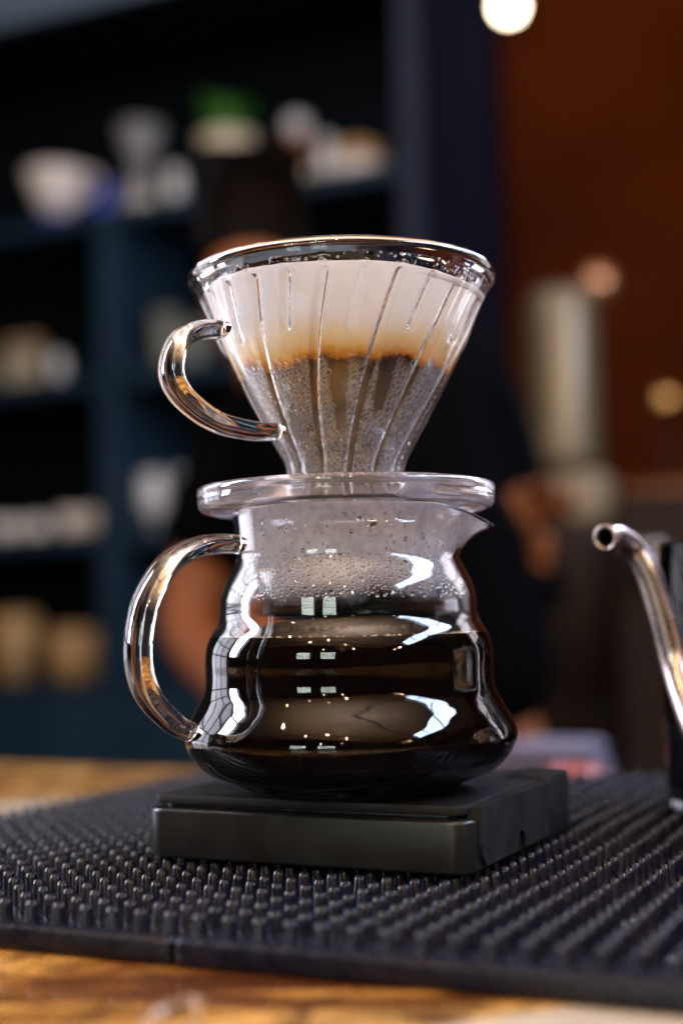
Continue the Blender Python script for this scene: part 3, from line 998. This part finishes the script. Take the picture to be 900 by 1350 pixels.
for k in range(34):
    a = random.uniform(0, 6.28); ln_ = random.uniform(.07, .125); el = random.uniform(.75, 1.5)
    d = Vector((math.cos(a) * math.cos(el), math.sin(a) * math.cos(el), math.sin(el))); s_ = d.cross(Vector((0, 0, 1))).normalized()
    b0 = Vector((0, 0, .145)) + d * .02
    vs = [b0, b0 + d * ln_ * .5 + s_ * .012, b0 + d * ln_ + Vector((0, 0, -.01)), b0 + d * ln_ * .5 - s_ * .012, b0 + d * ln_ * .5 + Vector((0, 0, .004))]
    lv.append((vs, [(0, 1, 4), (1, 2, 4), (2, 3, 4), (3, 0, 4)]))
obj('leaves', merge(lv), leafm, e, False)
e = empty('amber_jar', shelf_pos(400, zs1, .08), -ANG); tag(e, 'tall jar with a pale base, amber body and round glass stopper on the top shelf', 'jar')
obj('jar_base', lathe([(0, 0), (.036, 0), (.038, .045), (0, .045)], 28), creamm, e)
obj('jar_body', lathe([(0, .046), (.034, .046), (.030, .10), (.024, .115), (0, .116)], 28), amber, e)
obj('stopper', lathe([(0, .117), (.022, .122), (.030, .145), (.022, .166), (0, .172)], 28), greyglass, e)
e = empty('bread_bowl', shelf_pos(480, zs1, .10), -ANG); tag(e, 'white bowl with a domed golden lid at the right end of the top shelf', 'bowl')
obj('bowl_body', lathe([(0, 0), (.04, 0), (.066, .04), (.064, .042), (0, .04)], 32), white_c, e)
obj('lid', lathe([(.066, .043), (.066, .050), (.05, .078), (.02, .092), (0, .094)], 32), tan, e)
for k, (px, lab) in enumerate(((18, 'glass storage jar with a cork lid at the far left of the second shelf'), (45, 'glass storage jar with a cork lid, right of the leftmost jar on the second shelf'))):
    e = empty('storage_jar', shelf_pos(px, zs2), -ANG); tag(e, lab, 'jar', 'storage jars on the second shelf')
    obj('jar_body', lathe([(0, 0), (.032, 0), (.034, .02), (.034, .09), (.024, .105), (0, .106)], 24), mat('ochre_jar', (0.30, 0.26, 0.18), .25), e)
    obj('lid', lathe([(0, .107), (.024, .107), (.024, .128), (0, .13)], 24), cork, e)
for k, (px, h, lab) in enumerate(((222, .15, 'tall smoky glass beside the divider on the second shelf'), (258, .11, 'shorter smoky glass nearer the dripper on the second shelf'))):
    o = obj('shelf_glass', cupshape(.030, .036, h), mat('smoky_glass', (0.16, 0.17, 0.15), .2), None); o.location = shelf_pos(px, zs2); tag(o, lab, 'glass', 'smoky glasses on the second shelf')
for k, (px, lab) in enumerate(((8, 'white cup at the far left end of the third shelf'), (50, 'small white cup second from the left on the third shelf'),
                               (95, 'white cup third from the left on the third shelf'), (132, 'white cup nearest the divider on the third shelf'))):
    cup(px, zs3, .026, .040 if k != 1 else .030, .062 if k > 1 else .05, white_c, lab, 'cup', 'white cups on the third shelf', sgn=-1 if k % 2 else 1)
for (px, z_, r0, h_, lab) in ((352, zs1, .022, .085, 'small clear shot glass between the plant and the amber jar'), (438, zs1, .020, .10, 'slim clear bottle between the amber jar and the golden-lidded bowl'),
                              (235, zs1, .024, .09, 'small clear tumbler between the hourglass brewer and the plant'), (78, zs2, .022, .07, 'small clear cup right of the jars on the second shelf')):
    o = obj('shelf_glass', lathe([(0, 0), (r0 * .9, 0), (r0, h_ * .5), (r0 * .8, h_), (r0 * .7, h_), (r0 * .9, h_ * .5), (r0 * .8, .006), (0, .006)], 24), greyglass); o.location = shelf_pos(px, z_, .06); tag(o, lab, 'glass')
for k, (px, h, lab) in enumerate(((202, .14, 'rounded clear wine glass left of its pair on the third shelf'), (248, .14, 'rounded clear wine glass middle of three on the third shelf'), (290, .12, 'shorter clear glass nearest the dripper base on the third shelf'))):
    e = empty('stem_glass', shelf_pos(px, zs3), -ANG); tag(e, lab, 'glass', 'stemmed glasses on the third shelf')
    obj('bowl', lathe([(0, .03), (.026, .04), (.036, .07), (.030, h), (.028, h), (.034, .07), (.024, .043), (0, .033)], 28), greyglass, e)
    obj('stem', lathe([(0, 0), (.028, 0), (.028, .003), (.005, .006), (.004, .030), (0, .030)], 20), greyglass, e)
for k, (px, r, h, lab) in enumerate(((20, .06, .16, 'tan woven basket at the far left of the bottom shelf'), (100, .072, .12, 'low tan woven basket beside the divider on the bottom shelf'))):
    e = empty('woven_basket', shelf_pos(px, zs4), -ANG); tag(e, lab, 'basket', 'woven baskets on the bottom shelf')
    obj('basket_body', lathe([(0, 0), (r * .85, 0), (r, h * .5), (r * .95, h), (r * .88, h), (r * .92, h * .5), (r * .8, .006), (0, .006)], 36, disp=lambda a, kk, rr, z: (rr + .0015 * math.cos(a * 18), z)), tan, e)
    obj('basket_rim', lathe([(r * .98, h), (r * .98, h + .010), (r * .86, h + .010), (r * .86, h)], 36, True), tan, e)

# ------------------------------------------------------------------ grinder and back counter on the right
bc = uplace(obj('back_counter', ubox(uc + .02, 3.0, 2.30, 2.79, -0.949, atv(800, 930, 2.30)[1], .004), mat('dark_brown_cabinet', (0.012, 0.007, 0.005), .5, spec=.2), None, False)); tag(bc, kind='structure')
zbc = atv(800, 930, 2.30)[1]
champ = mat('champagne_metal', (0.20, 0.16, 0.10), 0.4, metal=0.5)
darkm = mat('dark_brown_metal', (0.018, 0.010, 0.007), 0.5, spec=.2)
VG = 2.50


def gpt(px): return atv(px, 600, VG)[0]


gz = lambda y: atv(745, y, VG)[1]
gu = gpt(745); gp_ = U * gu + V * VG
e = empty('coffee_grinder', (gp_.x, gp_.y, zbc), -ANG); tag(e, 'tall dull champagne coffee grinder with a cream collar, behind the bar right of the dripper', 'coffee grinder')
hw = (gpt(800) - gpt(690)) / 2
zr = lambda y: gz(y) - zbc
obj('lower_body', rbox(hw * 1.9, hw * 2.0, 0.001, zr(690), .02, .004), darkm, e, 'auto')
obj('collar', rbox(hw * 1.3, hw * 1.3, zr(688), zr(628), .02, .004, c=(hw * .35, 0)), mat('aged_cream_enamel', (.26, .21, .13), .4), e, 'auto')
obj('cylinder', lathe([(0, zr(626)), (hw * .78, zr(626)), (hw * .80, zr(600)), (hw * .80, zr(400)), (hw * .7, zr(385)), (0, zr(380))], 48), champ, e)
obj('lid_knob', lathe([(0, -.0), (.025, .005), (.034, .03), (.025, .058), (0, .066)], 24), mat('copper_knob', (.65, .34, .18), .25, metal=.8), e).location = (hw * .9, 0, zr(402))
br = mat('brass', (0.75, 0.45, 0.16), .25, metal=1.0)
e2p = atv(877, 530, 2.6)
e = empty('brass_lever', (0, 0, 0), -ANG); tag(e, 'small round brass knob on a dark lever at the right edge', 'lever')
obj('knob', lathe([(0, -.03), (.021, -.021), (.03, 0), (.021, .021), (0, .03)], 20), br, e).location = (e2p[0], 2.6, e2p[1])
obj('shaft', lathe([(0, zbc + .001), (.008, zbc + .001), (.008, e2p[1] - .0302), (0, e2p[1] - .0302)], 12), darkm, e).location = (e2p[0], 2.6, 0)

m0, m1 = atv(812, 700, 2.2)[0], atv(1010, 700, 2.2)[0]
mz = lambda y: atv(850, y, 2.2)[1]
e = empty('coffee_machine', (0, 0, 0), -ANG); tag(e, 'dark brown coffee machine behind the kettle spout at the right edge', 'coffee machine')
obj('machine_body', ubox(m0, m1, 2.16, 2.29, -.20, mz(655), .012), darkm, e, 'auto')
obj('cup_rail', ubox(m0 + .01, m1 - .01, 2.17, 2.28, mz(655) + .001, mz(640), .004), mat('dull_copper', (.20, .09, .04), .4, metal=.7), e, 'auto')
obj('drip_tray', ubox(m0 + .02, m1 - .02, 2.10, 2.159, -.16, -.13, .004), darkm, e, 'auto')
obj('group_head', lathe([(0, mz(760)), (.03, mz(760)), (.034, mz(735)), (.03, mz(720)), (0, mz(720))], 24), mat('dull_steel', (.25, .22, .20), .35, metal=1), e).location = ((m0 + m1) / 2 - .05, 2.13, 0)

# hanging lamp far behind
lp = atv(670, 8, 2.6)
e = empty('hanging_bulb', (0, 0, 0), -ANG); tag(e, 'round glowing globe lamp hanging at the top right against the rust red wall', 'lamp')
lm = mat('lit_globe', (1, 1, 1), .5, emit=(1.0, 0.80, 0.55), es=14)
obj('globe', lathe([(0, -.026), (.0185, -.0185), (.026, 0), (.0185, .0185), (0, .026)], 32), lm, e).location = (lp[0], 2.6, lp[1])
obj('cord', lathe([(0, lp[1] + .033), (.004, lp[1] + .033), (.004, 1.975), (0, 1.975)], 10), darkm, e).location = (lp[0], 2.6, 0)

# pendant bulbs over the cafe behind the camera (they sparkle in the glass)
bulb_m = mat('lit_bulb', (1, 1, 1), .5, emit=(1.0, 0.66, 0.36), es=750)
bulb0 = None
sites = [(-0.95, -0.9, 1.35), (-0.5, -1.0, 1.42), (-0.1, -1.35, 1.30), (-1.25, -0.3, 1.45), (0.15, -1.95, 1.18), (-0.75, -1.5, 1.0), (1.5, -1.6, 1.0), (-0.25, -1.8, 1.1), (1.2, -0.9, .85)]
for k, s_ in enumerate(sites):
    if bulb0 is None:
        e = empty('pendant_bulb', s_); b_ = obj('bulb', lathe([(0, -.024), (.017, -.017), (.024, 0), (.017, .017), (0, .024)], 20), bulb_m, e)
        c_ = obj('cord', lathe([(0, .0245), (.002, .0245), (.002, .5), (0, .5)], 8), darkm, e); bulb0 = (b_, c_)
    else:
        e = empty('pendant_bulb', s_)
        for q in bulb0:
            c2 = q.copy(); C.objects.link(c2); c2.parent = e
    tag(e, 'small warm bulb seen only as a sparkle in the glass', 'lamp', 'pendant bulbs reflected in the glass')

# window frames in front of the daylight and added rim lamps (their bars show in the reflections)
barm = mat('black_window_bars', (0.02, 0.02, 0.022), .5)
for (nme, loc, tgt, sx0, sy0, pw, col_, nc, nr, lg) in WINDOWS:
    e = empty('window_frame', loc); q = facing(loc, tgt, lg); e.rotation_euler = q.to_euler()
    tag(e, {'left_window': 'tall black-barred window to the left, lighting the dripper', 'added_left_rim_light': 'black-barred window behind to the left, edging the glass with light', 'added_right_rim_light': 'narrow barred window behind to the right, edging the glass with light', 'roof_window': 'long slanted roof window up to the right'}.get(nme, 'small gridded window behind the camera'), 'window', 'windows reflected in the glass' if nme == 'rear_window' else None)
    t_ = .03 if sx0 > .45 else .02
    for i in range(nc + 1):
        o = obj('bar', box_bm(t_, sy0 + t_, .02, 0), barm, e, False); o.location = (-sx0 / 2 + sx0 * i / nc, 0, -.03)
    for j in range(nr + 1):
        o = obj('bar', box_bm(sx0 + t_, t_, .02, 0), barm, e, False); o.location = (0, -sy0 / 2 + sy0 * j / nr, -.052)

# ------------------------------------------------------------------ the barista
skin = mat('skin', (0.17, 0.052, 0.013), 0.55, spec=.3)
blackcloth = mat('black_cotton', (0.0012, 0.0012, 0.0015), 0.95, spec=0.02)
hairm = mat('dark_brown_hair', (0.004, 0.0025, 0.002), 0.8, spec=0.05)
denim = mat('dark_denim', (0.006, 0.008, 0.016), .9, spec=0.08)
BY = 1.55


def skinned(name, verts, edges, m_, parent, root=0, sub=2):
    me = bpy.data.meshes.new(name); me.from_pydata([v[:3] for v in verts], edges, []); me.update()
    o = bpy.data.objects.new(name, me); C.objects.link(o); o.parent = parent
    md = o.modifiers.new('skin', 'SKIN'); md.use_smooth_shade = True
    for i, v in enumerate(verts):
        sv_ = me.skin_vertices[0].data[i]; sv_.radius = (v[3], v[4] if len(v) > 4 else v[3]); sv_.use_root = (i == root)
    s2 = o.modifiers.new('sub', 'SUBSURF'); s2.levels = sub; s2.render_levels = sub
    me.materials.append(m_)
    return o


def bp(px, py, dy=0.0): 
    q = aty(px, py, BY + dy); return (q.x, q.y, q.z)


pr = empty('person', (0, 0, 0)); tag(pr, 'person in a black shirt working behind the bar, dark hair showing above the dripper', 'person')
pel = bp(600, 1010); che = bp(500, 640); nek = bp(410, 480, -.02)
J = [(*pel, .10, .08), (*bp(555, 830), .10, .08), (*che, .12, .09), (*bp(450, 530, -.01), .09, .07), (*nek, .052), (*bp(372, 470, -.04), .050), (*bp(350, 430, -.05), .056, .065), (*bp(338, 365, -.05), .050, .066), (*bp(335, 318, -.05), .040, .055),
     # the arm on the left of the picture, forearm bare
     (*bp(350, 580, -.02), .055), (*bp(262, 760, -.04), .040), (*bp(243, 835, -.06), .036), (*bp(310, 905, -.16), .030), (*bp(365, 925, -.20), .025),
     # the arm on the right, sleeve to the wrist
     (*bp(610, 500, .0), .055), (*bp(660, 650, -.02), .042), (*bp(690, 790, -.03), .024), (*bp(712, 735, -.05), .012), (*bp(716, 700, -.06), .012),
     # legs
     (*bp(530, 1120), .10), (*bp(530, 1500), .07), (*bp(530, 1900), .045), (*bp(670, 1120), .10), (*bp(675, 1500), .07), (*bp(675, 1900), .045)]
E_ = [(0, 1), (1, 2), (2, 3), (3, 4), (4, 5), (5, 6), (6, 7), (7, 8), (3, 9), (9, 10), (10, 11), (11, 12), (12, 13), (3, 14), (14, 15), (15, 16), (16, 17), (17, 18), (0, 19), (19, 20), (20, 21), (0, 22), (22, 23), (23, 24)]
skinned('body', J, E_, skin, pr)
def fat(i, k): j = J[i]; return (j[0], j[1], j[2]) + tuple(r + k for r in j[3:])
g = .024
T = [fat(0, g + .05), fat(1, g + .045), fat(2, g + .045), fat(3, g + .035), fat(9, g), fat(10, g), fat(14, g), fat(15, g), fat(16, g + .014), fat(17, g + .022)]
skinned('shirt', T, [(0, 1), (1, 2), (2, 3), (3, 4), (4, 5), (3, 6), (6, 7), (7, 8), (8, 9)], blackcloth, pr)
skinned('trousers', [fat(0, g + .045), fat(19, g), fat(20, g), fat(21, g), fat(22, g), fat(23, g), fat(24, g)], [(0, 1), (1, 2), (2, 3), (0, 4), (4, 5), (5, 6)], denim, pr)
skinned('hair', [(*bp(345, 380, .04), .060, .07), (*bp(337, 315, .02), .058, .080), (*bp(334, 284, -.01), .046, .080)], [(0, 1), (1, 2)], hairm, pr, 1)
for k, (ex, ey) in enumerate(((300, 372), (350, 372))):
    q = bp(ex, ey, -.125); o = obj('eye', lathe([(0, -.011), (.009, -.007), (.012, 0), (.009, .007), (0, .011)], 12), hairm, pr); o.location = q
skinned('nose', [(*bp(324, 370, -.12), .009), (*bp(323, 392, -.14), .013)], [(0, 1)], skin, pr, 0, 1)
for (hb, dirx) in ((J[13], 1), (J[18], -1)):
    hx, hy, hz = hb[:3]
    for k in range(4):
        L = (.055, .062, .060, .048)[k]; oy = (k - 1.5) * .014
        if dirx < 0: P_ = [(hx + oy, hy, hz + .01), (hx + oy * 1.2, hy - .012, hz + .01 + L * .5), (hx + oy * 1.2, hy - .03, hz + L * .8)]
        else: P_ = [(hx + .01, hy + oy, hz), (hx + .01 + L * .5, hy + oy * 1.1, hz - .008), (hx + L * .85, hy + oy * 1.1, hz - .03)]
        skinned('finger', [(*P_[0], .009), (*P_[1], .008), (*P_[2], .0065)], [(0, 1), (1, 2)], skin, pr, 0, 1)
    P_ = [(hx - .01, hy, hz), (hx - .03, hy - .02, hz + .02), (hx - .04, hy - .03, hz + .04)] if dirx < 0 else [(hx, hy - .02, hz), (hx + .02, hy - .04, hz + .005), (hx + .04, hy - .045, hz)]
    skinned('thumb', [(*P_[0], .011), (*P_[1], .010), (*P_[2], .008)], [(0, 1), (1, 2)], skin, pr, 0, 1)

# folded cloth and a small pink cup on the ledge behind the bar
tow = mat('pale_lilac_cloth', (0.085, 0.078, 0.115), .9)
n = N(tow); n.bump(n.noise(n.obj(), 900, 2), .4, .001)
zl = -0.051
tag(uplace(obj('service_ledge', ubox(0.1, 1.3, .84, 1.12, -.08, zl, .003), navy, None, False)), kind='structure')
tv = []
tpos = aty(728, 1000, 1.02)
e = empty('folded_cloth', (tpos.x, tpos.y, zl), -ANG); tag(e, 'folded pale lilac cloth lying behind the bar mat, right of the server', 'cloth')
for k in range(4):
    obj('fold', moved(rbox(.074 - .004 * k, .09 - .003 * k, 0.001 + k * .013, .0128 + k * .013, .006, .005, c=(random.uniform(-.004, .004), random.uniform(-.003, .003)))), tow, e, 'auto')
p2 = aty(757, 1000, .93)
e = empty('pink_cup', (p2.x, p2.y, zl + .0005), 0); tag(e, 'small coral pink cup behind the back edge of the mat', 'cup')
obj('cup_body', cupshape(.012, .018, .042), mat('coral_glaze', (.30, .07, .06), .3), e)
